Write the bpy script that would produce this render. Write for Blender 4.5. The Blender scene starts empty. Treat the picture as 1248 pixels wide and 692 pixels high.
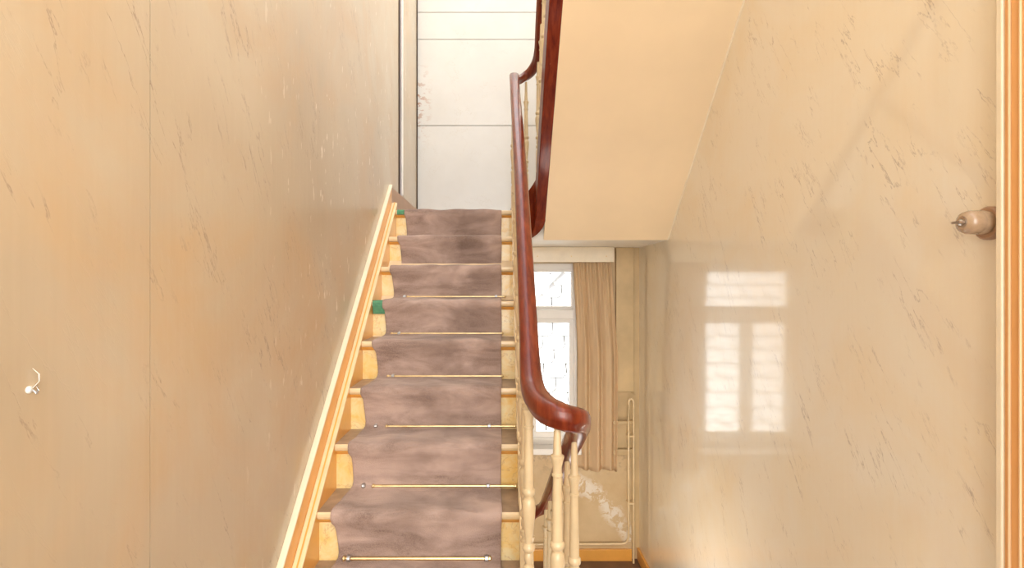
import bpy, bmesh, math, random
from mathutils import Vector, Matrix
random.seed(7)
S = bpy.context.scene
COL = S.collection

# ---------------------------------------------------------------- camera, world, lights, exposure
F = 640.0                       # focal length in pixels of a 1248 px wide frame
EYE = 1.47
cam = bpy.data.cameras.new('camera'); camo = bpy.data.objects.new('camera', cam); COL.objects.link(camo)
camo.location = (0, 0, EYE); camo.rotation_euler = (math.pi/2, 0, 0)
cam.sensor_width = 36.0; cam.lens = 36.0*F/1248; cam.shift_x = 13/1248; cam.clip_start = 0.02
S.camera = camo
S.view_settings.view_transform = 'Standard'; S.view_settings.look = 'None'
S.view_settings.gamma = 1.0; S.view_settings.exposure = 0.3
W = bpy.data.worlds.new('daylight'); S.world = W; W.use_nodes = True
W.node_tree.nodes['Background'].inputs[0].default_value = (0.93, 0.96, 1.0, 1)
W.node_tree.nodes['Background'].inputs[1].default_value = 2.0
def light(name, kind, loc, aim, energy, color, size=None, size_y=None):
    l = bpy.data.lights.new(name, kind); o = bpy.data.objects.new(name, l); COL.objects.link(o)
    o.location = loc; o.rotation_euler = (Vector(aim)-Vector(loc)).to_track_quat('-Z', 'Y').to_euler()
    l.energy = energy; l.color = color
    if size:
        l.shape = 'RECTANGLE'; l.size = size; l.size_y = size_y or size
    return o
sun = light('sun', 'SUN', (-9, -2.8, 8), (0, 1.6, 1.0), 14.0, (1, 0.97, 0.92)); sun.data.angle = math.radians(1.0)
light('hall_daylight', 'AREA', (0.2, -2.3, 1.9), (0.25, 3, 1.3), 66, (1.0, 0.95, 0.88), 1.8, 2.6)
light('landing_daylight', 'AREA', (-0.1, 4.1, 5.4), (-0.1, 4.15, 2.0), 3, (1.0, 0.98, 0.95), 1.0, 0.9)
light('window_daylight', 'AREA', (0.3, 5.75, 2.75), (0.55, 3.9, 0.2), 330, (1.0, 0.98, 0.95), 1.6, 1.2)

low_fill = light('lower_hall_fill', 'POINT', (0.60, 3.0, -0.62), (0.7, 4, -0.3), 20, (1.0, 0.95, 0.88)); low_fill.data.shadow_soft_size = 0.15  # added unseen fill light, brightens the lower stairwell and right wall

# ---------------------------------------------------------------- materials
def new_mat(name):
    m = bpy.data.materials.new(name); m.use_nodes = True
    nt = m.node_tree; b = nt.nodes['Principled BSDF']
    return m, nt, b
def N(nt, t, **kw):
    n = nt.nodes.new(t)
    for k, v in kw.items():
        if k in n.inputs: n.inputs[k].default_value = v
        else: setattr(n, k, v)
    return n
def mapping(nt, rot=(0,0,0), scale=(1,1,1)):
    g = N(nt, 'ShaderNodeNewGeometry'); mp = N(nt, 'ShaderNodeMapping')
    mp.inputs['Rotation'].default_value = rot; mp.inputs['Scale'].default_value = scale
    nt.links.new(g.outputs['Position'], mp.inputs['Vector']); return mp.outputs[0]
def noise(nt, vec, scale, detail=3, rough=0.5, dist=0.0):
    n = N(nt, 'ShaderNodeTexNoise'); n.inputs['Scale'].default_value = scale
    n.inputs['Detail'].default_value = detail; n.inputs['Roughness'].default_value = rough
    n.inputs['Distortion'].default_value = dist
    nt.links.new(vec, n.inputs['Vector']); return n.outputs['Fac']
def ramp(nt, fac, stops):
    r = N(nt, 'ShaderNodeValToRGB'); e = r.color_ramp.elements
    while len(e) < len(stops): e.new(0.5)
    for i, (p, c) in enumerate(stops):
        e[i].position = p; e[i].color = (c, c, c, 1) if isinstance(c, (int, float)) else (*c, 1)
    nt.links.new(fac, r.inputs[0]); return r.outputs[0]
def mix(nt, fac, a, b, mode='MIX'):
    m = N(nt, 'ShaderNodeMix', data_type='RGBA', blend_type=mode)
    for sock, v in ((m.inputs[0], fac), (m.inputs[6], a), (m.inputs[7], b)):
        if isinstance(v, (int, float)): sock.default_value = v
        elif isinstance(v, tuple): sock.default_value = (*v, 1)
        else: nt.links.new(v, sock)
    return m.outputs[2]
def math_(nt, op, a, b=0.0, c=0.0, clamp=False):
    m = N(nt, 'ShaderNodeMath', operation=op, use_clamp=clamp)
    for i, v in enumerate((a, b, c)):
        if isinstance(v, (int, float)): m.inputs[i].default_value = v
        else: nt.links.new(v, m.inputs[i])
    return m.outputs[0]
def bump(nt, b, h, strength=0.2, dist=0.01):
    n = N(nt, 'ShaderNodeBump'); n.inputs['Strength'].default_value = strength; n.inputs['Distance'].default_value = dist
    nt.links.new(h, n.inputs['Height']); nt.links.new(n.outputs[0], b.inputs['Normal'])
def plain(name, col, rough=0.5, metal=0.0, var=0.12, scale=6.0, coat=0.0, bmp=0.0, stretch=(1,1,1), spec=0.5):
    m, nt, b = new_mat(name)
    v = mapping(nt, scale=stretch); n = noise(nt, v, scale, 4, 0.6)
    f = ramp(nt, n, [(0.3, 0.0), (0.7, 1.0)])
    lo = tuple(c*(1-var) for c in col); hi = tuple(min(1, c*(1+var)) for c in col)
    nt.links.new(mix(nt, f, lo, hi), b.inputs['Base Color'])
    b.inputs['Roughness'].default_value = rough; b.inputs['Metallic'].default_value = metal
    b.inputs['Coat Weight'].default_value = coat; b.inputs['Coat Roughness'].default_value = 0.08
    b.inputs['Specular IOR Level'].default_value = spec
    if bmp: bump(nt, b, n, bmp, 0.01)
    return m
def marbled(name, col, col2, tint, rough, vein=0.5, rot=0.45, coat=0.5, coat_rough=0.12, peel=0.0, dark=(0.30, 0.22, 0.16)):
    """glossy marbled wall lining: soft clouds, thin broken diagonal veins, worn flecks"""
    m, nt, b = new_mat(name)
    v = mapping(nt)
    c = mix(nt, ramp(nt, noise(nt, v, 0.9, 3, 0.55), [(0.35, 0.0), (0.65, 1.0)]), col, col2)
    c = mix(nt, ramp(nt, noise(nt, v, 1.7, 5, 0.6, 0.6), [(0.42, 0.0), (0.68, 0.9)]), c, tint)
    st = mapping(nt, scale=(1, 14, 0.9))
    c = mix(nt, math_(nt, 'MULTIPLY', noise(nt, st, 4, 4, 0.6), 0.16), c, tuple(min(1, x*1.35) for x in col2))
    def turned(sy):
        m2 = N(nt, 'ShaderNodeMapping'); m2.inputs['Scale'].default_value = (1, sy, 1)
        nt.links.new(mapping(nt, rot=(rot, 0, 0)), m2.inputs['Vector']); return m2.outputs[0]
    n1 = noise(nt, turned(6.0), 2.6, 6, 0.6, 0.15)
    d = math_(nt, 'ABSOLUTE', math_(nt, 'SUBTRACT', n1, 0.5))
    line = ramp(nt, d, [(0.0, 1.0), (0.011, 0.0)])
    msk = ramp(nt, noise(nt, turned(2.0), 3.4, 5, 0.7), [(0.50, 0.0), (0.62, 1.0)])
    f = math_(nt, 'MULTIPLY', math_(nt, 'MULTIPLY', line, msk), vein)
    c = mix(nt, f, c, dark)
    h = noise(nt, mapping(nt, scale=(1, 1.0, 0.35)), 5, 4, 0.5)
    hh = math_(nt, 'ADD', math_(nt, 'MULTIPLY', h, 0.5), math_(nt, 'MULTIPLY', line, -0.05))
    if peel:
        pv = mapping(nt, scale=(1, 4.5, 1.1))
        n2 = noise(nt, pv, 11, 3, 0.5)
        pf = ramp(nt, n2, [(0.685, 0.0), (0.705, 1.0)])
        g = N(nt, 'ShaderNodeSeparateXYZ'); nt.links.new(v, g.inputs[0])
        far = ramp(nt, math_(nt, 'MULTIPLY', g.outputs[1], 0.25), [(0.35, 0.0), (0.6, 1.0)])
        pf = math_(nt, 'MULTIPLY', math_(nt, 'MULTIPLY', pf, far), peel)
        c = mix(nt, pf, c, (0.86, 0.78, 0.68))
        hh = math_(nt, 'ADD', hh, math_(nt, 'MULTIPLY', pf, 0.3))
    nt.links.new(c, b.inputs['Base Color'])
    b.inputs['Roughness'].default_value = rough
    b.inputs['Coat Weight'].default_value = coat; b.inputs['Coat Roughness'].default_value = coat_rough; b.inputs['Coat IOR'].default_value = 1.7
    bump(nt, b, hh, 0.25, 0.02)
    return m
M = {}
M['wall_left'] = marbled('marbled_tan', (0.47, 0.38, 0.265), (0.60, 0.52, 0.395), (0.56, 0.39, 0.22), 0.36, 0.85, -0.5, 0.45, 0.14, 0.9)
M['wall_right'] = marbled('marbled_cream', (0.86, 0.775, 0.61), (0.88, 0.82, 0.70), (0.86, 0.73, 0.52), 0.34, 0.6, 0.55, 1.0, 0.07)
M['soffit'] = plain('soffit_plaster', (0.88, 0.70, 0.46), 0.45, var=0.06, scale=1.2, bmp=0.05)
M['under'] = plain('landing_underside', (0.88, 0.83, 0.73), 0.5, var=0.05)
M['window_wall'] = plain('window_wall_paint', (0.62, 0.46, 0.25), 0.45, var=0.14, scale=3.0, bmp=0.1)
M['orange'] = plain('ochre_wood_paint', (0.82, 0.40, 0.08), 0.3, var=0.10, scale=5, coat=0.4)
M['ochre'] = plain('casing_ochre', (0.84, 0.44, 0.16), 0.35, var=0.05, scale=4, coat=0.3, stretch=(1,1,.2))
M['rib'] = plain('peach_rib_paint', (0.88, 0.62, 0.36), 0.35, var=0.04)
M['cream'] = plain('cream_gloss_paint', (0.82, 0.64, 0.38), 0.3, var=0.10, scale=9, coat=0.4)
M['cream_light'] = plain('pale_cream_paint', (0.86, 0.75, 0.56), 0.35, var=0.06, scale=9, coat=0.3)
M['baluster'] = plain('baluster_paint', (0.68, 0.54, 0.33), 0.3, var=0.08, scale=14, coat=0.4)
M['white'] = plain('white_paint', (0.88, 0.86, 0.82), 0.35, var=0.03)
M['tread'] = plain('tread_paint', (0.36, 0.25, 0.165), 0.42, var=0.25, scale=12)
M['brown'] = plain('brown_skirting', (0.42, 0.25, 0.15), 0.4, var=0.1)
M['floor'] = plain('brown_linoleum', (0.17, 0.10, 0.06), 0.5, var=0.2)
M['brass'] = plain('brass', (0.80, 0.62, 0.32), 0.28, 1.0, var=0.15, scale=30)
M['steel'] = plain('dull_steel', (0.55, 0.55, 0.55), 0.3, 1.0)
M['green'] = plain('green_felt', (0.10, 0.30, 0.17), 0.9, var=0.2, scale=40)
M['conduit'] = plain('lilac_grey_strip', (0.50, 0.45, 0.47), 0.3, var=0.1)
M['dark'] = plain('dark_joint', (0.06, 0.04, 0.03), 0.8)
M['porcelain'] = plain('aged_porcelain', (0.38, 0.26, 0.16), 0.25, var=0.25, scale=30, coat=0.5)
M['curtain'] = plain('curtain_cloth', (0.86, 0.67, 0.42), 0.85, var=0.08, scale=8, stretch=(3,1,.4))
M['slate'] = plain('pale_slate', (0.45, 0.45, 0.47), 0.6, var=0.08, scale=9)
M['leaf'] = plain('leaf_green', (0.30, 0.42, 0.16), 0.6, var=0.3, scale=12)
M['bark'] = plain('bark', (0.16, 0.11, 0.07), 0.9, var=0.3)
# curtain lets daylight through
nt = M['curtain'].node_tree; b = nt.nodes['Principled BSDF']; out = nt.nodes['Material Output']
tr = N(nt, 'ShaderNodeBsdfTranslucent'); tr.inputs[0].default_value = (0.85, 0.58, 0.30, 1)
mx = N(nt, 'ShaderNodeMixShader'); mx.inputs[0].default_value = 0.35
nt.links.new(b.outputs[0], mx.inputs[1]); nt.links.new(tr.outputs[0], mx.inputs[2]); nt.links.new(mx.outputs[0], out.inputs[0])
# mahogany
m, nt, b = new_mat('mahogany'); M['mahogany'] = m
v = mapping(nt, scale=(6, 1, 1)); n = noise(nt, v, 9, 5, 0.6, 0.4)
wear = ramp(nt, noise(nt, mapping(nt), 26, 5, 0.75), [(0.66, 0.0), (0.72, 1.0)])
c = mix(nt, ramp(nt, n, [(0.3, 0.0), (0.7, 1.0)]), (0.09, 0.007, 0.003), (0.23, 0.036, 0.010))
c = mix(nt, math_(nt, 'MULTIPLY', wear, 0.4), c, (0.40, 0.12, 0.06))
nt.links.new(c, b.inputs['Base Color']); b.inputs['Roughness'].default_value = 0.3
b.inputs['Specular IOR Level'].default_value = 0.25; b.inputs['Coat Weight'].default_value = 0.4; b.inputs['Coat Roughness'].default_value = 0.1
bump(nt, b, noise(nt, mapping(nt), 40, 3), 0.08, 0.005)
M['string_red'] = m.copy(); m2 = M['string_red']; m2.name = 'mahogany_string'
b2 = m2.node_tree.nodes['Principled BSDF']; b2.inputs['Coat Weight'].default_value = 0.12; b2.inputs['Roughness'].default_value = 0.42; b2.inputs['Specular IOR Level'].default_value = 0.15
b.inputs['Coat Weight'].default_value = 0.55; b.inputs['Coat Roughness'].default_value = 0.06
# carpet: worn brown pile with darker traffic patches
m, nt, b = new_mat('brown_carpet'); M['carpet'] = m
v = mapping(nt)
c = mix(nt, ramp(nt, noise(nt, mapping(nt, scale=(1, 2, 3)), 3.2, 5, 0.6, 0.5), [(0.36, 0.0), (0.64, 1.0)]), (0.23, 0.155, 0.125), (0.54, 0.395, 0.335))
c = mix(nt, ramp(nt, noise(nt, v, 210, 2, 0.7), [(0.35, 0.0), (0.7, 0.45)]), c, (0.50, 0.38, 0.33))
sx = N(nt, 'ShaderNodeSeparateXYZ'); nt.links.new(v, sx.inputs[0])
mid = ramp(nt, math_(nt, 'ABSOLUTE', math_(nt, 'ADD', sx.outputs[0], 0.25)), [(0.0, 0.55), (0.28, 0.0)])
c = mix(nt, math_(nt, 'MULTIPLY', mid, ramp(nt, noise(nt, v, 4.5, 3), [(0.4, 0.0), (0.6, 1.0)])), c, (0.13, 0.08, 0.06))
nt.links.new(c, b.inputs['Base Color']); b.inputs['Roughness'].default_value = 0.95
b.inputs['Sheen Weight'].default_value = 0.25; b.inputs['Specular IOR Level'].default_value = 0.15
bump(nt, b, noise(nt, v, 260, 2, 0.7), 0.5, 0.004)
# cream marbled riser paint
m, nt, b = new_mat('riser_marbling'); M['riser'] = m
v = mapping(nt); c = mix(nt, ramp(nt, noise(nt, v, 9, 5, 0.65, 0.8), [(0.35, 0.0), (0.65, 1.0)]), (0.90, 0.60, 0.18), (0.92, 0.78, 0.45))
d = math_(nt, 'ABSOLUTE', math_(nt, 'SUBTRACT', noise(nt, v, 7, 5, 0.6, 0.6), 0.5))
c = mix(nt, ramp(nt, d, [(0.0, 0.45), (0.012, 0.0)]), c, (0.55, 0.33, 0.14))
nt.links.new(c, b.inputs['Base Color']); b.inputs['Roughness'].default_value = 0.3; b.inputs['Coat Weight'].default_value = 0.4
# white board wall of the landing: yellowed, rust-red chips near the left edge
m, nt, b = new_mat('landing_board_white'); M['board'] = m
v = mapping(nt)
c = mix(nt, ramp(nt, noise(nt, v, 1.6, 4, 0.6), [(0.3, 0.0), (0.7, 1.0)]), (0.66, 0.65, 0.63), (0.74, 0.735, 0.72))
sx = N(nt, 'ShaderNodeSeparateXYZ'); nt.links.new(v, sx.inputs[0])
lf = ramp(nt, math_(nt, 'ADD', sx.outputs[0], 0.78), [(0.0, 1.0), (0.16, 0.0)])
zz = math_(nt, 'ABSOLUTE', math_(nt, 'SUBTRACT', sx.outputs[2], 3.12))
zf = ramp(nt, zz, [(0.0, 1.0), (0.42, 0.0)])
chip = ramp(nt, noise(nt, mapping(nt, scale=(1, 1, 1.8)), 17, 5, 0.7), [(0.54, 0.0), (0.57, 1.0)])
c = mix(nt, math_(nt, 'MULTIPLY', math_(nt, 'MULTIPLY', lf, zf), chip), c, (0.42, 0.17, 0.08))
d = math_(nt, 'ABSOLUTE', math_(nt, 'SUBTRACT', noise(nt, v, 5, 6, 0.65, 0.4), 0.5))
c = mix(nt, math_(nt, 'MULTIPLY', ramp(nt, d, [(0.0, 0.35), (0.006, 0.0)]), ramp(nt, noise(nt, v, 4, 2), [(0.5, 0.0), (0.62, 1.0)])), c, (0.50, 0.42, 0.32))
nt.links.new(c, b.inputs['Base Color']); b.inputs['Roughness'].default_value = 0.28; b.inputs['Coat Weight'].default_value = 0.3
# wall under the window: ochre paint with whitish flaked streak running down to the right
m, nt, b = new_mat('flaked_window_wall'); M['flaked'] = m
v = mapping(nt); sx = N(nt, 'ShaderNodeSeparateXYZ'); nt.links.new(v, sx.inputs[0])
c = mix(nt, ramp(nt, noise(nt, v, 3.0, 4, 0.6), [(0.3, 0.0), (0.7, 1.0)]), (0.60, 0.43, 0.23), (0.72, 0.56, 0.34))
q = math_(nt, 'ADD', math_(nt, 'MULTIPLY', sx.outputs[0], 1.05), sx.outputs[2])
q = math_(nt, 'ADD', q, math_(nt, 'MULTIPLY', noise(nt, v, 5, 3), 0.30))
band = ramp(nt, math_(nt, 'ABSOLUTE', math_(nt, 'SUBTRACT', q, 0.58)), [(0.03, 1.0), (0.13, 0.0)])
fl = ramp(nt, noise(nt, v, 12, 5, 0.75, 0.8), [(0.47, 0.0), (0.52, 1.0)])
c = mix(nt, math_(nt, 'MULTIPLY', math_(nt, 'MULTIPLY', band, fl), 0.75), c, (0.88, 0.83, 0.74))
st = ramp(nt, math_(nt, 'ABSOLUTE', math_(nt, 'ADD', sx.outputs[2], 0.12)), [(0.02, 1.0), (0.16, 0.0)])
c = mix(nt, math_(nt, 'MULTIPLY', st, ramp(nt, noise(nt, v, 16, 5, 0.7), [(0.5, 0.0), (0.6, 0.6)])), c, (0.35, 0.24, 0.15))
nt.links.new(c, b.inputs['Base Color']); b.inputs['Roughness'].default_value = 0.45
bump(nt, b, fl, 0.15, 0.004)
# thin window glass
m, nt, b = new_mat('window_glass'); M['glass'] = m; nt.nodes.remove(b)
out = nt.nodes['Material Output']; t = N(nt, 'ShaderNodeBsdfTransparent'); t.inputs[0].default_value = (0.96, 0.98, 0.97, 1)
g = N(nt, 'ShaderNodeBsdfGlossy'); g.inputs['Roughness'].default_value = 0.02
fr = N(nt, 'ShaderNodeFresnel'); fr.inputs[0].default_value = 1.45; mx = N(nt, 'ShaderNodeMixShader')
nt.links.new(fr.outputs[0], mx.inputs[0]); nt.links.new(t.outputs[0], mx.inputs[1]); nt.links.new(g.outputs[0], mx.inputs[2]); nt.links.new(mx.outputs[0], out.inputs[0])

# ---------------------------------------------------------------- mesh helpers (all shapes given in world metres)
def bx(bm, x0, x1, y0, y1, z0, z1):
    vs = [bm.verts.new((x, y, z)) for z in (z0, z1) for (x, y) in ((x0, y0), (x1, y0), (x1, y1), (x0, y1))]
    for f in ((0,3,2,1), (4,5,6,7), (0,1,5,4), (1,2,6,5), (2,3,7,6), (3,0,4,7)): bm.faces.new([vs[i] for i in f])
    return bm
def box(*a): return bx(bmesh.new(), *a)
def prism_x(bm, pts, x0, x1):
    """polygon of (y, z) extruded along x"""
    a = [bm.verts.new((x0, y, z)) for y, z in pts]; b_ = [bm.verts.new((x1, y, z)) for y, z in pts]
    n = len(pts); bm.faces.new(a); bm.faces.new(b_[::-1])
    for i in range(n): bm.faces.new((a[i], b_[i], b_[(i+1) % n], a[(i+1) % n]))
    return bm
def lathe(bm, prof, c=(0, 0, 0), seg=16, axis='Z'):
    rings = []
    for r, h in prof:
        ring = []
        for i in range(seg):
            a = 2*math.pi*i/seg
            if axis == 'Z': p = (c[0]+r*math.cos(a), c[1]+r*math.sin(a), c[2]+h)
            elif axis == 'X': p = (c[0]+h, c[1]+r*math.cos(a), c[2]+r*math.sin(a))
            else: p = (c[0]+r*math.cos(a), c[1]+h, c[2]+r*math.sin(a))
            ring.append(bm.verts.new(p))
        rings.append(ring)
    for a, b_ in zip(rings, rings[1:]):
        for i in range(seg): bm.faces.new((a[i], a[(i+1) % seg], b_[(i+1) % seg], b_[i]))
    bm.faces.new(rings[0][::-1]); bm.faces.new(rings[-1])
    return bm
def spline(pts, sub=8):
    P = [Vector(p) for p in pts]; out = []
    for i in range(len(P)-1):
        p0 = P[max(i-1, 0)]; p1 = P[i]; p2 = P[i+1]; p3 = P[min(i+2, len(P)-1)]
        d = (p2-p1).length; n = max(1, min(sub, int(d/0.012)))
        m1 = (p2-p0)*0.5; m2 = (p3-p1)*0.5
        if (p1-p0).length > 2.5*d: m1 = m1.normalized()*d
        if (p3-p2).length > 2.5*d: m2 = m2.normalized()*d
        if d > 2.5*(p1-p0).length and i: m1 = (p2-p1)
        if d > 2.5*(p3-p2).length: m2 = (p2-p1)
        for k in range(n):
            t = k/n; t2 = t*t; t3 = t2*t
            out.append((2*t3-3*t2+1)*p1+(t3-2*t2+t)*m1+(-2*t3+3*t2)*p2+(t3-t2)*m2)
    out.append(P[-1]); return out
def sweep(bm, path, prof, scale=None):
    """prof: (side, up) outline carried along the path, kept upright"""
    rings = []; n = len(path)
    for i, p in enumerate(path):
        t = (path[min(i+1, n-1)]-path[max(i-1, 0)]).normalized()
        s = t.cross(Vector((0, 0, 1)))
        s = s.normalized() if s.length > 1e-4 else Vector((1, 0, 0))
        u = s.cross(t)
        k_ = scale(p) if scale else 1.0
        rings.append([bm.verts.new(p+s*a*k_+u*c*k_) for a, c in prof])
    k = len(prof)
    for a, b_ in zip(rings, rings[1:]):
        for i in range(k): bm.faces.new((a[i], a[(i+1) % k], b_[(i+1) % k], b_[i]))
    bm.faces.new(rings[0][::-1]); bm.faces.new(rings[-1]); return bm
def tube(bm, pts, r, seg=10, sub=6):
    return sweep(bm, spline(pts, sub), [(r*math.cos(2*math.pi*i/seg), r*math.sin(2*math.pi*i/seg)) for i in range(seg)])
WLOC = {}
def finish(name, bm, mat, smooth=False, off=Vector()):
    bmesh.ops.recalc_face_normals(bm, faces=bm.faces)
    if off.length: bmesh.ops.translate(bm, verts=bm.verts, vec=-off)
    me = bpy.data.meshes.new(name); bm.to_mesh(me); bm.free(); me.materials.append(M[mat])
    if smooth:
        for p in me.polygons: p.use_smooth = True
        me.set_sharp_from_angle(angle=math.radians(smooth if smooth is not True else 40))
    return me
def obj(name, bm, mat, parent=None, smooth=False, label=None, bevel=0, origin=None):
    base = WLOC.get(parent.name, Vector()) if parent else Vector()
    o0 = Vector(origin) if origin else base
    me = finish(name, bm, mat, smooth, o0)
    o = bpy.data.objects.new(name, me); COL.objects.link(o)
    if parent: o.parent = parent
    o.location = o0-base; WLOC[o.name] = o0
    if label: o['label'] = label
    if bevel:
        md = o.modifiers.new('bevel', 'BEVEL'); md.width = bevel; md.segments = 2; md.limit_method = 'ANGLE'
    return o
def inst(name, me, parent, loc, label=None, rot=(0, 0, 0), scale=(1, 1, 1)):
    o = bpy.data.objects.new(name, me); COL.objects.link(o); o.parent = parent
    o.location = Vector(loc)-(WLOC.get(parent.name, Vector()) if parent else Vector()); o.rotation_euler = rot; o.scale = scale
    WLOC[o.name] = Vector(loc)
    if label: o['label'] = label
    return o
def thing(name, label, cat, loc, group=None):
    o = bpy.data.objects.new(name, None); COL.objects.link(o); o.location = loc; WLOC[o.name] = Vector(loc)
    o.empty_display_size = 0.1
    return tag(o, label, cat, group)
def tag(o, label, cat, group=None):
    o['label'] = label; o['category'] = cat
    if group: o['group'] = group
    return o
def struct(o, label, cat):
    tag(o, label, cat); o['kind'] = 'structure'; return o

# ---------------------------------------------------------------- measures of the place
RISE, GO = 0.1965, 0.215
SL = RISE/GO
XL, XR = -0.765, 1.255           # faces of the left and right walls
SX0, SX1 = -0.710, 0.0695        # stair between its strings
YB = 4.78                        # back wall and window wall
LAND = 10*RISE                   # half landing level 1.965
UND = 1.80                       # underside of the half landing
LOW = -1.03                      # lower half landing
TOP = 5.9
ny = lambda n: (9.4+n)*GO        # front of nosing n
nz = lambda n: (n+3)*RISE        # top of tread n
NL = nz(0)-SL*ny(0)              # nosing line z = NL + SL*y

# ---------------------------------------------------------------- the shell
wl = bpy.data.objects.new('wall_left', None); COL.objects.link(wl)
struct(wl, 'tan marbled left wall with long straight board joint beside the staircase', 'wall')
for y0, y1 in ((-2.6, 1.1425), (1.1455, 3.93)):
    obj('panel', box(XL-0.02, XL, y0, y1, LOW, TOP), 'wall_left', wl)
obj('panel', box(XL-0.02, XL-0.003, 3.93, YB, LOW, TOP), 'wall_left', wl)
obj('backing', box(XL-0.12, XL-0.021, -2.6, YB+0.1, LOW, TOP), 'dark', wl)

wr = obj('wall_right', box(XR, XR+0.12, 1.298, YB+0.12, LOW, TOP), 'wall_right')
bmx = bmesh.new(); bx(bmx, XR, XR+0.12, -2.6, 0.35, -0.02, TOP); bx(bmx, XR, XR+0.12, 0.35, 1.298, 2.85, TOP)
struct(wr, 'glossy cream marbled right wall mirroring the bright window', 'wall')
obj('door_surround', bmx, 'wall_right', wr)

wb = bpy.data.objects.new('wall_back', None); COL.objects.link(wb)
struct(wb, 'white boarded back wall above the half landing', 'wall')
zs = [LAND, 2.9115, 3.6955, 3.942, 4.75, TOP]
for a, c in zip(zs, zs[1:]):
    obj('panel', box(XL+0.004, 0.95, YB, YB+0.02, a+0.003, c-0.003), 'board', wb)
obj('panel', box(0.954, XR, YB, YB+0.02, LAND, TOP), 'board', wb)
obj('backing', box(XL-0.1, XR, YB+0.021, YB+0.14, LAND, TOP), 'brown', wb)

# window wall under the landing, with the window opening
WX0, WX1, WZ0, WZ1 = -0.16, 0.695, 0.0, 1.66
bm = bmesh.new()
bx(bm, XL, WX0, YB, YB+0.14, LOW, LAND); bx(bm, WX1, XR, YB, YB+0.14, 0.0, LAND)
bx(bm, WX0, WX1, YB, YB+0.14, WZ1, LAND)
ww = struct(obj('wall_window_side', bm, 'window_wall'), 'ochre painted wall around the stair window below the landing', 'wall')
obj('window_breast', box(WX0, 1.178, YB-0.022, YB+0.14, LOW, WZ0-0.055), 'flaked', ww, label='flaking ochre paint below the window')
obj('wall_foot', box(1.178, XR, YB, YB+0.14, LOW, 0.0), 'window_wall', ww)
obj('boxing', box(1.035, 1.195, YB-0.045, YB, 0.50, UND), 'window_wall', ww, bevel=0.004, label='brown boxed casing right of the curtain')
for z0, z1, d, x0 in ((0.205, 0.235, 0.05, 0.93), (-0.02, 0.205, 0.015, 0.93), (-0.075, -0.02, 0.045, 0.70)):
    obj('ledge', box(x0, 1.19, YB-d, YB, z0, z1), 'window_wall', ww, bevel=0.004)

# floors
fl = struct(obj('floor', box(XL, XR, -2.6, 1.42, -0.2, 0.0), 'floor'), 'brown hall floor in front of the stairs', 'floor')
obj('floor_strip', box(XL, SX1, 1.42, 1.62, -0.2, 0.0), 'floor', fl)
fl2 = struct(obj('floor', box(XL, XR, 2.70, YB, LOW-0.15, LOW), 'floor'), 'dark brown floor of the lower landing under the window', 'floor')
bm = bmesh.new()
bx(bm, XL, SX1, ny(7)+0.03, YB, UND, LAND-0.002); bx(bm, SX1, 0.32, 3.96, YB, UND, LAND-0.002); bx(bm, 0.32, XR, 3.95, YB, UND, LAND-0.002)
struct(obj('floor', bm, 'under'), 'upper half landing with its cream painted underside above the window', 'floor')

# sloping ceiling = underside of the upper flight
SD = EYE+3.94                   # z = SD - SL*y
sof = [(3.95, UND), (1.6, SD-SL*1.6), (1.6, SD-SL*1.6+0.03), (3.95, UND+0.03)]
struct(obj('ceiling', prism_x(bmesh.new(), sof, 0.318, XR), 'soffit'), 'sloping peach plaster ceiling beneath the upper flight', 'ceiling')
# beaded joint between sloping ceiling and right wall
bm = bmesh.new(); tube(bm, [(XR-0.002, 3.95, UND+0.001), (XR-0.002, 1.6, SD-SL*1.6)], 0.006, 6, 1)
struct(obj('trim_1', bm, 'cream_light'), 'thin pale bead where the sloping ceiling meets the right wall', 'trim')
# white strip down the corner of the left wall on the landing
t2 = struct(obj('trim_2', box(XL-0.002, XL+0.012, 3.955, 4.01, LAND+0.16, TOP), 'conduit', bevel=0.003), 'lilac grey vertical cover strip on left wall above the stair head', 'trim')
obj('groove', box(XL-0.002, XL+0.004, 3.905, 3.953, LAND+0.16, TOP), 'dark', t2, label='dark joint beside the strip')
t2b = obj('bead', box(XL+0.012, XL+0.020, 3.975, 3.995, LAND+0.18, TOP), 'white', t2, label='white narrow bead')
t3 = struct(obj('trim_3', box(XL-0.002, XL+0.003, 4.75, YB-0.004, LAND+0.1, TOP), 'dark'), 'dark corner joint left of the white boarded wall', 'trim')

# skirtings
sk = obj('baseboard_left', prism_x(bmesh.new(), [(ny(7)+0.045, LAND), (YB, LAND), (YB, LAND+0.165), (ny(7)+0.045, LAND+0.165)], XL, XL+0.02), 'brown', bevel=0.003)
struct(sk, 'brown skirting along the left wall of the half landing', 'baseboard')
struct(obj('baseboard_back', box(XL, 1.178, YB-0.045, YB-0.022, LOW, LOW+0.105), 'orange', bevel=0.004), 'ochre skirting below the window wall', 'baseboard')
struct(obj('baseboard_right', box(XR-0.022, XR, 2.72, YB, LOW, LOW+0.105), 'orange', bevel=0.004), 'ochre skirting along foot of the right wall', 'baseboard')

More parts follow.
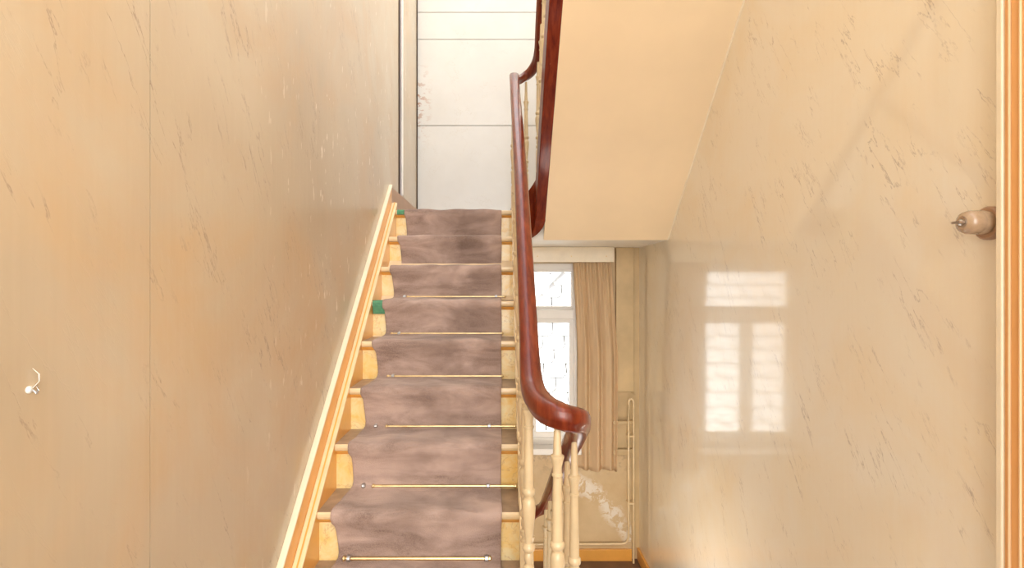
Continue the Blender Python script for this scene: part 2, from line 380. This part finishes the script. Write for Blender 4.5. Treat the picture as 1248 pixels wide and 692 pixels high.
# ---------------------------------------------------------------- window
win = thing('window_1', 'white framed stair window looking onto a pale slate roof', 'window', (0.27, YB+0.05, WZ0)); win['kind'] = 'structure'
fy0, fy1 = YB+0.03, YB+0.10
bm = bmesh.new(); bx(bm, WX0, WX1, fy0, fy1, WZ1-0.06, WZ1); bx(bm, WX0, WX1, fy0, fy1, 0.0, 0.06)
bx(bm, WX0, WX0+0.035, fy0, fy1, 0.06, WZ1-0.06); bx(bm, WX1-0.035, WX1, fy0, fy1, 0.06, WZ1-0.06)
obj('outer_frame', bm, 'white', win, bevel=0.004)
obj('transom', box(WX0+0.035, WX1-0.035, fy0-0.03, fy1, 1.15, 1.235), 'white', win, bevel=0.006)
obj('mullion', box(0.235, 0.285, fy0-0.01, fy1, 0.06, 1.15), 'white', win, bevel=0.005)
def sash(x0, x1, z0, z1, t, yo):
    bm = bmesh.new()
    bx(bm, x0, x1, yo, yo+0.035, z0, z0+t*1.6); bx(bm, x0, x1, yo, yo+0.035, z1-t, z1)
    bx(bm, x0, x0+t, yo, yo+0.035, z0+t*1.6, z1-t); bx(bm, x1-t, x1, yo, yo+0.035, z0+t*1.6, z1-t)
    s = obj('sash', bm, 'white', win, bevel=0.003)
    obj('pane', box(x0+t*0.7, x1-t*0.7, yo+0.015, yo+0.019, z0+t*1.4, z1-t*0.7), 'glass', s)
sash(0.285, WX1-0.035, 0.06, 1.15, 0.035, fy0+0.01)
sash(WX0+0.035, 0.235, 0.06, 1.15, 0.035, fy0+0.01)
sash(WX0+0.035, WX1-0.035, 1.235, WZ1-0.06, 0.02, fy0+0.01)
obj('window_sill', box(WX0-0.04, 0.715, YB-0.10, YB+0.06, -0.055, 0.0), 'white', win, bevel=0.006)
bm = bmesh.new(); lathe(bm, [(0.006, 0), (0.006, -0.03), (0.012, -0.032), (0.012, -0.04)], (0.52, fy0, 0.10), 10, 'Y')
obj('latch', bm, 'steel', win, True)

pel = thing('pelmet', 'cream painted pelmet board fixed above the stair window', 'pelmet', (0.4, YB-0.06, UND-0.135))
bm = bmesh.new(); bx(bm, -0.25, 1.0, YB-0.13, YB-0.11, UND-0.137, UND-0.002); bx(bm, 0.98, 1.0, YB-0.11, YB-0.001, UND-0.137, UND-0.002); bx(bm, -0.25, -0.23, YB-0.11, YB-0.001, UND-0.137, UND-0.002)
obj('board', bm, 'cream_light', pel, bevel=0.003)
for x in (0.32, 0.62, 0.93):
    bm = bmesh.new(); lathe(bm, [(0.006, 0.004), (0.006, -0.002), (0.001, -0.003)], (x, YB-0.131, UND-0.085), 8, 'Y'); obj('screw', bm, 'brass', pel, True)
bm = bmesh.new(); tube(bm, [(-0.22, YB-0.07, UND-0.11), (0.975, YB-0.07, UND-0.11)], 0.007, 8, 1); obj('rail', bm, 'steel', pel, True)

# curtain: gathered at the top, deep folds below
def curtain_mesh(xa, xb, xa2, xb2, z0, z1, yc, seed):
    rnd = random.Random(seed); bm = bmesh.new(); nx, nzz = 90, 36
    ph = rnd.random()*6; grid = []
    for j in range(nzz+1):
        v_ = j/nzz; row = []
        g = min(1, v_*2.2)
        for i in range(nx+1):
            u = i/nx
            uu = u+0.018*math.sin(5*u+v_*3+ph)*g
            x = (xa+(xa2-xa)*g)*(1-uu)+(xb+(xb2-xb)*g)*uu
            big = math.sin(uu*2*math.pi*3.2+ph)+0.30*math.sin(uu*2*math.pi*6.1+1.3+ph+v_)
            fine = math.sin(uu*2*math.pi*13+ph)
            y = yc+(0.026*big*(0.35+0.65*g)+0.008*fine*(1-g))
            z = z1+(z0-z1)*v_+(0.012*math.sin(u*9+ph)-0.02*u)*v_
            row.append(bm.verts.new((x, y, z)))
        grid.append(row)
    for j in range(nzz):
        for i in range(nx): bm.faces.new((grid[j][i], grid[j][i+1], grid[j+1][i+1], grid[j+1][i]))
    return bm
def curtain(*a, label):
    o = obj('curtain', curtain_mesh(*a), 'curtain', None, True, origin=(a[0], a[6], a[4]))
    md = o.modifiers.new('cloth', 'SOLIDIFY'); md.thickness = 0.003; return tag(o, label, 'curtain')
curtain(0.645, 0.985, 0.69, 1.04, -0.19, UND-0.10, YB-0.068, 4, label='beige pleated curtain hanging right of the stair window')

# heating pipe
hp = thing('heating_pipe', 'thin cream heating pipe looping down the corner beside the curtain', 'pipe', (1.14, YB-0.06, LOW+0.16))
bm = bmesh.new(); tube(bm, [(1.185, YB-0.075, 0.40), (1.180, YB-0.075, 0.43), (1.162, YB-0.075, 0.443), (1.145, YB-0.075, 0.43), (1.140, YB-0.075, 0.39), (1.140, YB-0.075, -0.78), (1.132, YB-0.07, -0.83), (1.105, YB-0.065, -0.858), (1.06, YB-0.06, -0.865), (-0.3, YB-0.06, -0.875)], 0.010, 10, 8)
obj('pipe_run', bm, 'cream', hp, True)
bm = bmesh.new(); tube(bm, [(1.185, YB-0.075, 0.40), (1.185, YB-0.075, -0.85), (1.185, YB-0.075, LOW)], 0.009, 10, 2); obj('riser_pipe', bm, 'cream', hp, True)
for z in (0.1, -0.5): obj('clip', box(1.128, 1.19, YB-0.09, YB, z, z+0.015), 'cream', hp)

# ---------------------------------------------------------------- lower flight
st = thing('staircase', 'cream and ochre painted stairs with brown carpet runner climbing to the landing', 'stairs', (-0.32, ny(-2), 0))
OV = 0.027
def tread_bm():
    bm = bmesh.new(); t = 0.030
    pts = [(0.006, 0), (GO+OV, 0), (GO+OV, -t), (0.008, -t), (0.002, -t+0.006), (0, -t*0.5), (0.001, -0.006)]
    return prism_x(bm, pts, SX0, SX1)
tread_me = finish('tread', tread_bm(), 'tread')
tread_me.materials.append(M['cream'])
for p in tread_me.polygons:
    if p.normal.y < -0.2 or (p.normal.z < -0.5): p.material_index = 1
rb = bmesh.new(); bx(rb, SX0, SX1, OV, OV+0.018, -RISE, -0.030)
riser_me = finish('riser', rb, 'riser')
cb = prism_x(bmesh.new(), [(OV, -0.030), (OV-0.012, -0.031), (OV-0.010, -0.038), (OV-0.003, -0.043), (OV, -0.048)], SX0, SX1)
cove_me = finish('cove_moulding', cb, 'orange')
for n in range(-2, 7):
    inst('tread', tread_me, st, (0, ny(n), nz(n)))
for n in range(-2, 8):
    r = inst('riser', riser_me, st, (0, ny(n), nz(n)-0.0005))
    inst('cove_moulding', cove_me, r, (0, ny(n), nz(n)-0.0005))
nb = bmesh.new(); prism_x(nb, [(0.006, 0), (0.10, 0), (0.10, -0.030), (0.008, -0.030), (0.002, -0.024), (0, -0.015), (0.001, -0.006)], SX0, SX1)
o = inst('landing_nosing', finish('landing_nosing', nb, 'cream'), st, (0, ny(7), nz(7)))
# left string: beaded inner board, then wall board standing higher
y0, y1 = 1.40, ny(7)+0.045
ZB = NL+0.012
def slope_prism(x0, x1, top, depth, ya, yb, flat_end=None):
    pts = [(ya, top+SL*ya), (yb, top+SL*yb), (yb, top+SL*yb-depth), (ya, top+SL*ya-depth)]
    return prism_x(bmesh.new(), pts, x0, x1)
obj('wall_string', slope_prism(SX0-0.0345, SX0, ZB-0.008, 0.36, y0, y1), 'orange', st, label='ochre string board along the left wall')
obj('string_bead', slope_prism(SX0-0.0345, SX0+0.003, ZB+0.006, 0.016, y0, y1), 'cream', st, bevel=0.004)
obj('string_bead', slope_prism(SX0-0.018, SX0-0.012, ZB+0.009, 0.006, y0, y1), 'orange', st)
zt = NL+0.128
pts = [(y0, zt+SL*y0), (y1, zt+SL*y1), (y1, LAND), (y0, zt+SL*y0-0.5)]
obj('wall_board', prism_x(bmesh.new(), pts, XL, SX0-0.0345), 'orange', st, label='ochre face board rising above the string')
obj('board_cap', slope_prism(XL, SX0-0.031, zt+0.010, 0.014, y0, y1+0.004), 'cream_light', st, bevel=0.003)
# right (well-side) string of the lower flight
SRX = SX1+0.026
obj('well_string', slope_prism(SX1, SRX, ZB, 0.36, 1.56, 3.545), 'cream', st, bevel=0.003)
obj('well_string', box(SX1, SRX, 3.545, 3.80, UND-0.01, LAND+0.04), 'cream', st)
obj('string_edging', slope_prism(SRX, SRX+0.012, ZB-0.006, 0.34, 1.56, 3.545), 'string_red', st, label='dark mahogany strip on the well side')
obj('underside', prism_x(bmesh.new(), [(1.75, 0.02), (3.50, UND-0.02), (3.50, UND-0.05), (1.75, -0.02)], XL, SRX), 'soffit', st)

# carpet runner: follows risers, nosings and treads
def carpet():
    prof = []; T = 0.011
    for n in range(-2, 8):
        y, z = ny(n), nz(n)
        rz = z-RISE+T
        prof += [(y+OV-T, rz+0.004, 'b'), (y+OV-T-0.001, rz+0.05, 'b2'), (y+OV-T-0.006, z-0.075, 'm'), (y+OV-T-0.016, z-0.05, 'm'), (y-T*0.8, z-0.036, 'n'), (y-T, z-0.015, 'n'), (y-T*0.5, z+T*0.55, 'n'), (y+0.012, z+T, 'n')]
        if n < 7: prof += [(y+0.06, z+T, 't'), (y+0.12, z+T, 't'), (y+GO*0.85, z+T*0.9, 't')]
        else: prof += [(y+0.3, z+T, 't'), (YB-0.08, z+T, 't')]
    rnd = random.Random(3); bm = bmesh.new(); nx = 44; rows = []
    for k, (y, z, kind) in enumerate(prof):
        wl_ = {'b': 0.022, 'b2': 0.020, 'm': 0.014, 'n': 0.0, 't': 0.010}[kind]+rnd.uniform(-0.002, 0.002)
        xa = -0.656+wl_+0.004*math.sin(k*0.37); xb = 0.001+0.002*math.sin(k*0.5); row = []
        for i in range(nx+1):
            u = i/nx; x = xa+(xb-xa)*u
            w = 0.0030*(math.sin(x*17+k*1.3)+math.sin(x*31+k*0.7))
            dz = w if kind in 'tn' else 0; dy = -abs(w) if kind in ('m', 'b2') else 0
            row.append(bm.verts.new((x, y+dy, z+dz)))
        rows.append(row)
    for a, c in zip(rows, rows[1:]):
        for i in range(nx): bm.faces.new((a[i], a[i+1], c[i+1], c[i]))
    return bm
cr = obj('stair_carpet', carpet(), 'carpet', None, 60, origin=(-0.32, ny(-2), 0))
md = cr.modifiers.new('pile', 'SOLIDIFY'); md.thickness = 0.009; md.offset = -1
md = cr.modifiers.new('sub', 'SUBSURF'); md.levels = 1; md.render_levels = 1
tag(cr, 'worn mauve brown carpet runner laid down the middle of the stairs', 'carpet')

# stair rods at the foot of the risers (n = riser they lie against)
def rod(n, xa, xb, br, label, r=0.0058, tilt=0.0, lift=0.020):
    y = ny(n)+OV-0.026; z = nz(n-1)+lift
    t = thing('stair_rod', label, 'stair rod', ((xa+xb)/2, y, z), 'brass carpet rods at the foot of the risers')
    bm = bmesh.new(); prof = [(r, 0), (r, xb-xa)]
    lathe(bm, prof, (xa, y, z), 10, 'X'); obj('bar', bm, 'brass', t, True)
    for x in br:
        bm = bmesh.new(); lathe(bm, [(r*1.1, -0.010), (r*1.9, -0.007), (r*1.9, 0.004), (r*1.2, 0.007)], (x, y, z), 10, 'X')
        bx(bm, x-0.004, x+0.004, y, y+0.014, z-0.004, z+0.010)
        obj('bracket', bm, 'steel', t, True)
    for x in (xa, xb):
        bm = bmesh.new(); lathe(bm, [(r*0.6, -0.008), (r*1.5, -0.003), (r*1.5, 0.003), (r*0.6, 0.008)], (x, y, z), 10, 'X'); obj('end_knob', bm, 'brass', t, True)
rod(0, -0.605, -0.045, (-0.585, -0.055), 'lowest brass stair rod, thick and short, ending inside the carpet edge', 0.0075)
rod(1, -0.545, 0.060, (-0.585, -0.055), 'second brass stair rod from the bottom, pushed right to the well string', 0.006)
rod(2, -0.535, 0.062, (-0.585, -0.055), 'third brass stair rod from the bottom, reaching the well string', 0.005)
rod(3, -0.575, 0.004, (-0.55,), 'fourth stair rod from the bottom, thin, two treads below green felt', 0.0042)
rod(4, -0.60, 0.004, (-0.56,), 'fifth stair rod from the bottom, on the tread just below green felt', 0.0042)
rod(5, -0.55, 0.020, (-0.57, -0.03), 'topmost stair rod, on the tread with the green felt scrap', 0.0045)

# green felt scraps showing beside the runner
def scrap(n, xa, xb, drop, label):
    y, z = ny(n), nz(n); T = 0.004
    pts = [(y+0.09, z+T), (y+0.004, z+T), (y-T, z-0.006), (y-T, z-0.026), (y+0.012, z-drop), (y+0.016, z-drop), (y+0.001, z-0.026), (y+0.001, z), (y+0.09, z+0.0008)]
    o = obj('felt_scrap', prism_x(bmesh.new(), pts, xa, xb), 'green', None, origin=((xa+xb)/2, y, z))
    tag(o, label, 'felt')
scrap(4, -0.706, -0.640, 0.070, 'green felt scrap folded over a nosing halfway up beside the runner')
scrap(7, -0.700, -0.635, 0.030, 'small green felt scrap on the top landing nosing')

# ---------------------------------------------------------------- upper flight
us = thing('upper_staircase', 'upper flight of stairs with mahogany string doubling back toward the camera', 'stairs', (0.8, 3.8, LAND))
t_me = finish('tread', prism_x(bmesh.new(), [(-GO, 0), (0.025, 0), (0.025, -0.03), (-GO, -0.03)], 0.32, XR), 'tread')
r_me = finish('riser', box(0.32, XR, -0.018, 0, -RISE, -0.03), 'riser')
for k in range(9):
    y, z = 3.86-GO*k, LAND+RISE*(k+1)
    inst('riser', r_me, us, (0, y, z)); inst('tread', t_me, us, (0, y, z))
UX0, UX1 = 0.247, 0.32
D0, D1 = SD-0.004, SD+0.285
bm = prism_x(bmesh.new(), [(3.80, D0-SL*3.80), (1.55, D0-SL*1.55), (1.55, D1-SL*1.55), (3.80, D1-SL*3.80)], UX0, UX1)
obj('string', bm, 'string_red', us, bevel=0.006, label='polished mahogany string of the upper flight')
# wreathed string turning round the well end
bm = bmesh.new(); cx, cy = 0.171, 3.80; K = 20; rings = []
for i in range(K+1):
    a = math.pi*i/K                   # 0 = upper flight side, pi = lower flight side
    f = i/K
    zb = (D0-SL*3.80)*(1-min(1, f*2))**1.6+1.795*(1-(1-min(1, f*2))**1.6)
    ztp = (D1-SL*3.80)*(1-f)+(LAND+0.05)*f if f > 0.0 else D1-SL*3.80
    ztp = (D1-SL*3.80)+((LAND+0.05)-(D1-SL*3.80))*(3*f*f-2*f**3)
    ro = 0.149*(1-f)+0.102*f
    ca, sa = math.cos(a), math.sin(a)
    rings.append([bm.verts.new((cx+0.076*ca, cy+0.076*sa, zb)), bm.verts.new((cx+ro*ca, cy+ro*sa, zb)), bm.verts.new((cx+ro*ca, cy+ro*sa, ztp)), bm.verts.new((cx+0.076*ca, cy+0.076*sa, ztp))])
for a, c in zip(rings, rings[1:]):
    for i in range(4): bm.faces.new((a[i], a[(i+1) % 4], c[(i+1) % 4], c[i]))
bm.faces.new(rings[0]); bm.faces.new(rings[-1])
obj('wreathed_string', bm, 'string_red', us, 50, label='curved mahogany string wrapping the well end')

# ---------------------------------------------------------------- descending flight under the rail's lower end
ds = thing('descending_staircase', 'flight going down beside the right wall, hidden below the balusters', 'stairs', (0.8, 1.42, -0.2))
for k in range(5):
    y = 1.42+0.24*k; z = -0.206*k
    if k: obj('tread', box(0.27, XR, y, y+0.27, z-0.03, z), 'tread', ds)
    obj('riser', box(0.27, XR, y+0.235, y+0.25, z-0.206, z-0.03), 'riser', ds)

# ---------------------------------------------------------------- balustrade
ba = thing('balustrade', 'red mahogany handrail with cream turned balusters winding round the stair well', 'balustrade', (0.10, 1.62, 0.2))
RZ = NL+0.85                     # rail centre line over the lower flight
RU = EYE+4.97                    # and over the upper flight
rail = [(0.262, 1.55, RU-SL*1.55), (0.262, 3.55, RU-SL*3.55), (0.262, 3.66, RU-SL*3.66), (0.250, 3.76, 3.055), (0.218, 3.815, 3.015), (0.17, 3.835, 2.985), (0.122, 3.80, 2.945), (0.094, 3.73, 2.915), (0.089, 3.64, RZ+SL*3.64-0.015), (0.089, 3.50, RZ+SL*3.50),
        (0.098, 2.6, RZ+SL*2.6), (0.097, 1.86, RZ+SL*1.86), (0.096, 1.76, RZ+SL*1.76), (0.098, 1.68, 1.145), (0.108, 1.61, 1.118), (0.130, 1.55, 1.103), (0.160, 1.515, 1.095), (0.194, 1.515, 1.083), (0.221, 1.55, 1.069), (0.236, 1.61, 1.038), (0.242, 1.70, 0.985), (0.242, 1.90, 0.86), (0.242, 2.80, 0.30), (0.236, 2.90, 0.235), (0.21, 2.97, 0.19), (0.17, 3.0, 0.15), (0.13, 2.97, 0.11), (0.10, 2.88, 0.05), (0.10, 2.4, -0.35)]
a_ = 0.033; h_ = 0.030
rp = [(0.019, -h_), (0.0235, -h_*0.8), (0.025, -h_*0.5), (0.032, -h_*0.3), (a_, -0.002), (0.0325, h_*0.45), (0.028, h_*0.75), (0.017, h_*0.93), (0.006, h_)]
rp = rp+[(-p, q) for p, q in rp[::-1]]
obj('handrail', sweep(bmesh.new(), spline(rail, 10), rp, lambda p: 1+0.22*max(0, 1-abs(p.y-1.52)/0.30)), 'mahogany', ba, 60, label='polished red mahogany handrail')
# one turned baluster, 0.77 m from tip to foot; z=0 at foot
bp = [(0.0165, 0.105), (0.0165, 0.112), (0.011, 0.116), (0.011, 0.122), (0.0165, 0.128), (0.0175, 0.136), (0.0165, 0.144), (0.011, 0.149), (0.011, 0.156), (0.0145, 0.162), (0.0145, 0.182), (0.011, 0.188),
      (0.0185, 0.196), (0.0205, 0.204), (0.0185, 0.212), (0.0125, 0.218), (0.0120, 0.232), (0.0150, 0.255), (0.0195, 0.300), (0.0215, 0.330), (0.0212, 0.350), (0.0180, 0.362), (0.0140, 0.366), (0.0140, 0.372), (0.0200, 0.378), (0.0216, 0.386), (0.0200, 0.394), (0.0160, 0.398),
      (0.0158, 0.402), (0.0145, 0.500), (0.0128, 0.588), (0.0130, 0.592), (0.0158, 0.594), (0.0158, 0.600), (0.0130, 0.602), (0.0132, 0.620), (0.0180, 0.642), (0.0200, 0.648), (0.0200, 0.655), (0.0130, 0.660), (0.0118, 0.675), (0.0080, 0.800)]
bmB = bmesh.new(); lathe(bmB, bp, seg=16)
bal_me = finish('baluster', bmB, 'baluster', 35)
bmB = bmesh.new(); lathe(bmB, bp[:-2]+[(0.0120, 0.690)], seg=16); short_me = finish('baluster', bmB, 'baluster', 35)
bl = bmesh.new(); bx(bl, -0.0175, 0.0175, -0.0175, 0.0175, -0.05, 0.106); blk_me = finish('base_block', bl, 'baluster')
def baluster(x, y, z, label=None, s=1.0, me=None):
    o = inst('baluster', me or bal_me, ba, (x, y, z), label, scale=(1, 1, s))
    c = bpy.data.objects.new('base_block', blk_me); COL.objects.link(c); c.parent = o
    return o
for k in range(0, 10):
    y = 1.645+GO*k
    if k: baluster(0.084, y, ZB+SL*y)
    else: baluster(0.086, y, 0.450, s=0.96, me=short_me)
baluster(0.162, 1.52, 0.345, s=0.96)
baluster(0.232, 1.67, 0.205, s=1.0)
for k in range(1, 6):
    y = 1.67+0.225*k; baluster(0.238, y, 0.225-0.622*0.225*k-0.0)
baluster(0.17, 2.99, -0.62); baluster(0.11, 2.90, -0.74)
# landing turn and upper flight
baluster(0.182, 3.865, 2.17, s=0.98); baluster(0.262, 3.72, 2.36-0.05, s=0.96)
for k in range(1, 10):
    y = 3.72-GO*k; baluster(0.268, y, D1-SL*y-0.045, s=0.98)
# lower wreath string under the foreground balusters and down the descending flight
pth = [Vector((x, y, z-0.96)) for x, y, z in spline(rail[13:23], 6)]
obj('well_string', sweep(bmesh.new(), pth, [(-0.02, -0.14), (0.02, -0.14), (0.02, 0.14), (-0.02, 0.14)]), 'cream', ds, 50)

# ---------------------------------------------------------------- door at the right edge
dr = thing('door_1', 'ochre moulded door casing at the right edge beside the cream wall', 'door', (XR, 1.33, 0)); dr['kind'] = 'structure'
def casing(name, ya, yb, d, mat, bev=0.003):
    return obj(name, box(XR-d, XR+0.001, ya, yb, 0, 2.85), mat, dr, bevel=bev)
casing('edge_bead', 1.281, 1.298, 0.034, 'cream_light')
casing('casing_band', 1.268, 1.281, 0.028, 'ochre'); casing('casing_rib', 1.264, 1.268, 0.033, 'rib', 0.001)
casing('casing_band', 1.240, 1.264, 0.029, 'ochre'); casing('casing_rib', 1.236, 1.240, 0.034, 'rib', 0.001)
casing('casing_band', 1.19, 1.236, 0.030, 'ochre')
obj('door_leaf', box(XR+0.02, XR+0.06, 0.38, 1.19, 0.005, 2.72), 'ochre', dr, bevel=0.004)
for z in (0.9,): 
    bm = bmesh.new(); lathe(bm, [(0.012, 0.02), (0.012, -0.03), (0.026, -0.04), (0.026, -0.06), (0.015, -0.068)], (XR, 0.48, 1.0), 14, 'X'); obj('door_knob', bm, 'brass', dr, True)

# rotary porcelain switch sticking out of the right wall
sy, sz = 1.345, EYE+(346-269)/F*1.31
sw = thing('rotary_switch', 'aged porcelain rotary switch sticking out of the right wall beside the door casing', 'light switch', (XR, sy, sz))
bm = bmesh.new(); lathe(bm, [(0.043, 0.0), (0.043, -0.010), (0.038, -0.016)], (XR, sy, sz-0.002), 24, 'X'); obj('base_plate', bm, 'brown', sw, 40, label='brown round wooden base')
bm = bmesh.new(); lathe(bm, [(0.030, -0.012), (0.031, -0.030), (0.029, -0.034), (0.029, -0.036), (0.031, -0.040), (0.030, -0.060), (0.026, -0.070), (0.016, -0.076), (0.012, -0.074)], (XR, sy, sz), 24, 'X')
obj('body', bm, 'porcelain', sw, 40)
bm = bmesh.new(); lathe(bm, [(0.008, -0.070), (0.008, -0.080), (0.005, -0.083)], (XR, sy, sz), 12, 'X'); bx(bm, XR-0.092, XR-0.078, sy-0.012, sy+0.012, sz-0.003, sz+0.003)
obj('toggle', bm, 'steel', sw, 40, label='shiny steel turn knob')

# small hook with torn paper on the left wall
hy, hz = 0.85, EYE-129/F*0.85
hk = thing('wall_hook', 'small steel hook with torn white paper curl on the left wall', 'hook', (XL, hy, hz))
bm = bmesh.new(); tube(bm, [(XL-0.002, hy, hz), (XL+0.008, hy, hz-0.001), (XL+0.013, hy, hz-0.006), (XL+0.015, hy, hz-0.001), (XL+0.014, hy, hz+0.006)], 0.0016, 8, 6); obj('hook', bm, 'steel', hk, True)
bm = bmesh.new(); lathe(bm, [(0.006, 0), (0.006, 0.002), (0.003, 0.004)], (XL, hy, hz), 12, 'X'); obj('collar', bm, 'white', hk, True)
bm = bmesh.new(); sweep(bm, spline([(XL+0.001, hy+0.006, hz+0.002), (XL+0.007, hy+0.012, hz+0.012), (XL+0.008, hy+0.010, hz+0.024), (XL+0.003, hy+0.004, hz+0.034)], 6), [(-0.0025, -0.0003), (0.0025, -0.0003), (0.0025, 0.0003), (-0.0025, 0.0003)])
obj('torn_paper', bm, 'white', hk, True)

# ---------------------------------------------------------------- outside: neighbour's slate roof and a tree
RY = 7.0
nr = thing('neighbour_roof', 'pale sunlit slate roof of the neighbouring house outside the window', 'roof', (1.0, RY, -1.6))
tilt = math.radians(62)          # steep mansard face
ud = Vector((0, math.cos(tilt), math.sin(tilt)))
sw_, sh_ = 0.335, 0.222
bm = bmesh.new(); w2 = sw_/2-0.008; c = 0.06; L = 0.30
pts = [(-w2, L), (-w2, c), (-w2+c, 0), (w2-c, 0), (w2, c), (w2, L)]
nrm = Vector((0, -math.sin(tilt), math.cos(tilt)))
def loc3(u, v_, h): return Vector((u, 0, 0))+ud*v_+nrm*h
f0 = [bm.verts.new(loc3(u, v_, 0.040-0.034*v_/L)) for u, v_ in pts]; f1 = [bm.verts.new(loc3(u, v_, 0.004-0.004*v_/L)) for u, v_ in pts]
bm.faces.new(f0); bm.faces.new(f1[::-1])
for i in range(6): bm.faces.new((f0[i], f0[(i+1) % 6], f1[(i+1) % 6], f1[i]))
slate_me = finish('slate', bm, 'slate')
base = Vector((0, RY, -1.5)); rows = 20
for r in range(3, rows):
    for k in range(-7, 13):
        x = -0.2+sw_*k+(sw_/2 if r % 2 else 0); p = base+ud*(sh_*r)
        if x > 2.7: continue
        inst('slate', slate_me, nr, (x+random.uniform(-.004, .004), p.y, p.z))
e = base+ud*(sh_*rows+0.1)
bm = prism_x(bmesh.new(), [(base.y+0.01, base.z), (e.y+0.01, e.z), (e.y+0.2, e.z-0.1), (base.y+0.6, base.z)], -2.75, 2.7)
obj('roof_body', bm, 'dark', nr)
# hip with half-round tiles climbing to the right, standing proud of the slope
pa = Vector((0.42, 0, 1.16)); pb = Vector((1.25, 0, 1.98))
for i in range(9):
    a = pa.lerp(pb, i/9); c_ = pa.lerp(pb, (i+1.12)/9)
    ya = RY+(a.z+1.5)/math.tan(tilt)-0.02; yc = RY+(c_.z+1.5)/math.tan(tilt)-0.02
    bm = bmesh.new(); p0 = Vector((a.x, ya, a.z)); p1 = Vector((c_.x, yc, c_.z))
    sweep(bm, [p0, p1], [(0.075*math.cos(math.pi*q/6), 0.075*math.sin(math.pi*q/6)-0.02) for q in range(7)])
    obj('hip_tile', bm, 'slate', nr)
tr_ = thing('tree', 'green leafy tree behind the neighbouring slate roof', 'tree', (0.3, 11.5, -3.0))
bm = bmesh.new(); lathe(bm, [(0.2, 0), (0.15, 3.0), (0.08, 5.5)], (0.3, 11.5, -3.0), 10); obj('trunk', bm, 'bark', tr_, True)
bm = bmesh.new(); rnd = random.Random(5)
for i in range(2600):
    v_ = Vector((rnd.gauss(0, 1), rnd.gauss(0, 1), rnd.gauss(0, 1))).normalized()*(rnd.random()**0.4)
    p = Vector((0.3, 11.5, 1.8))+Vector((v_.x*2.2, v_.y*1.4, v_.z*1.9)); q = Vector((rnd.gauss(0, 1), rnd.gauss(0, 1), rnd.gauss(0, 1))).normalized(); s_ = q.orthogonal().normalized()
    a = bm.verts.new(p-s_*0.08); b1 = bm.verts.new(p+q.cross(s_)*0.04); c1 = bm.verts.new(p+s_*0.08); d1 = bm.verts.new(p-q.cross(s_)*0.04)
    bm.faces.new((a, b1, c1, d1))
o = obj('foliage', bm, 'leaf', tr_); o['kind'] = 'stuff'
gr = obj('ground', box(-8, 10, YB+0.2, 18, -3.2, -3.0), 'leaf'); struct(gr, 'green ground outside far below the window', 'ground')
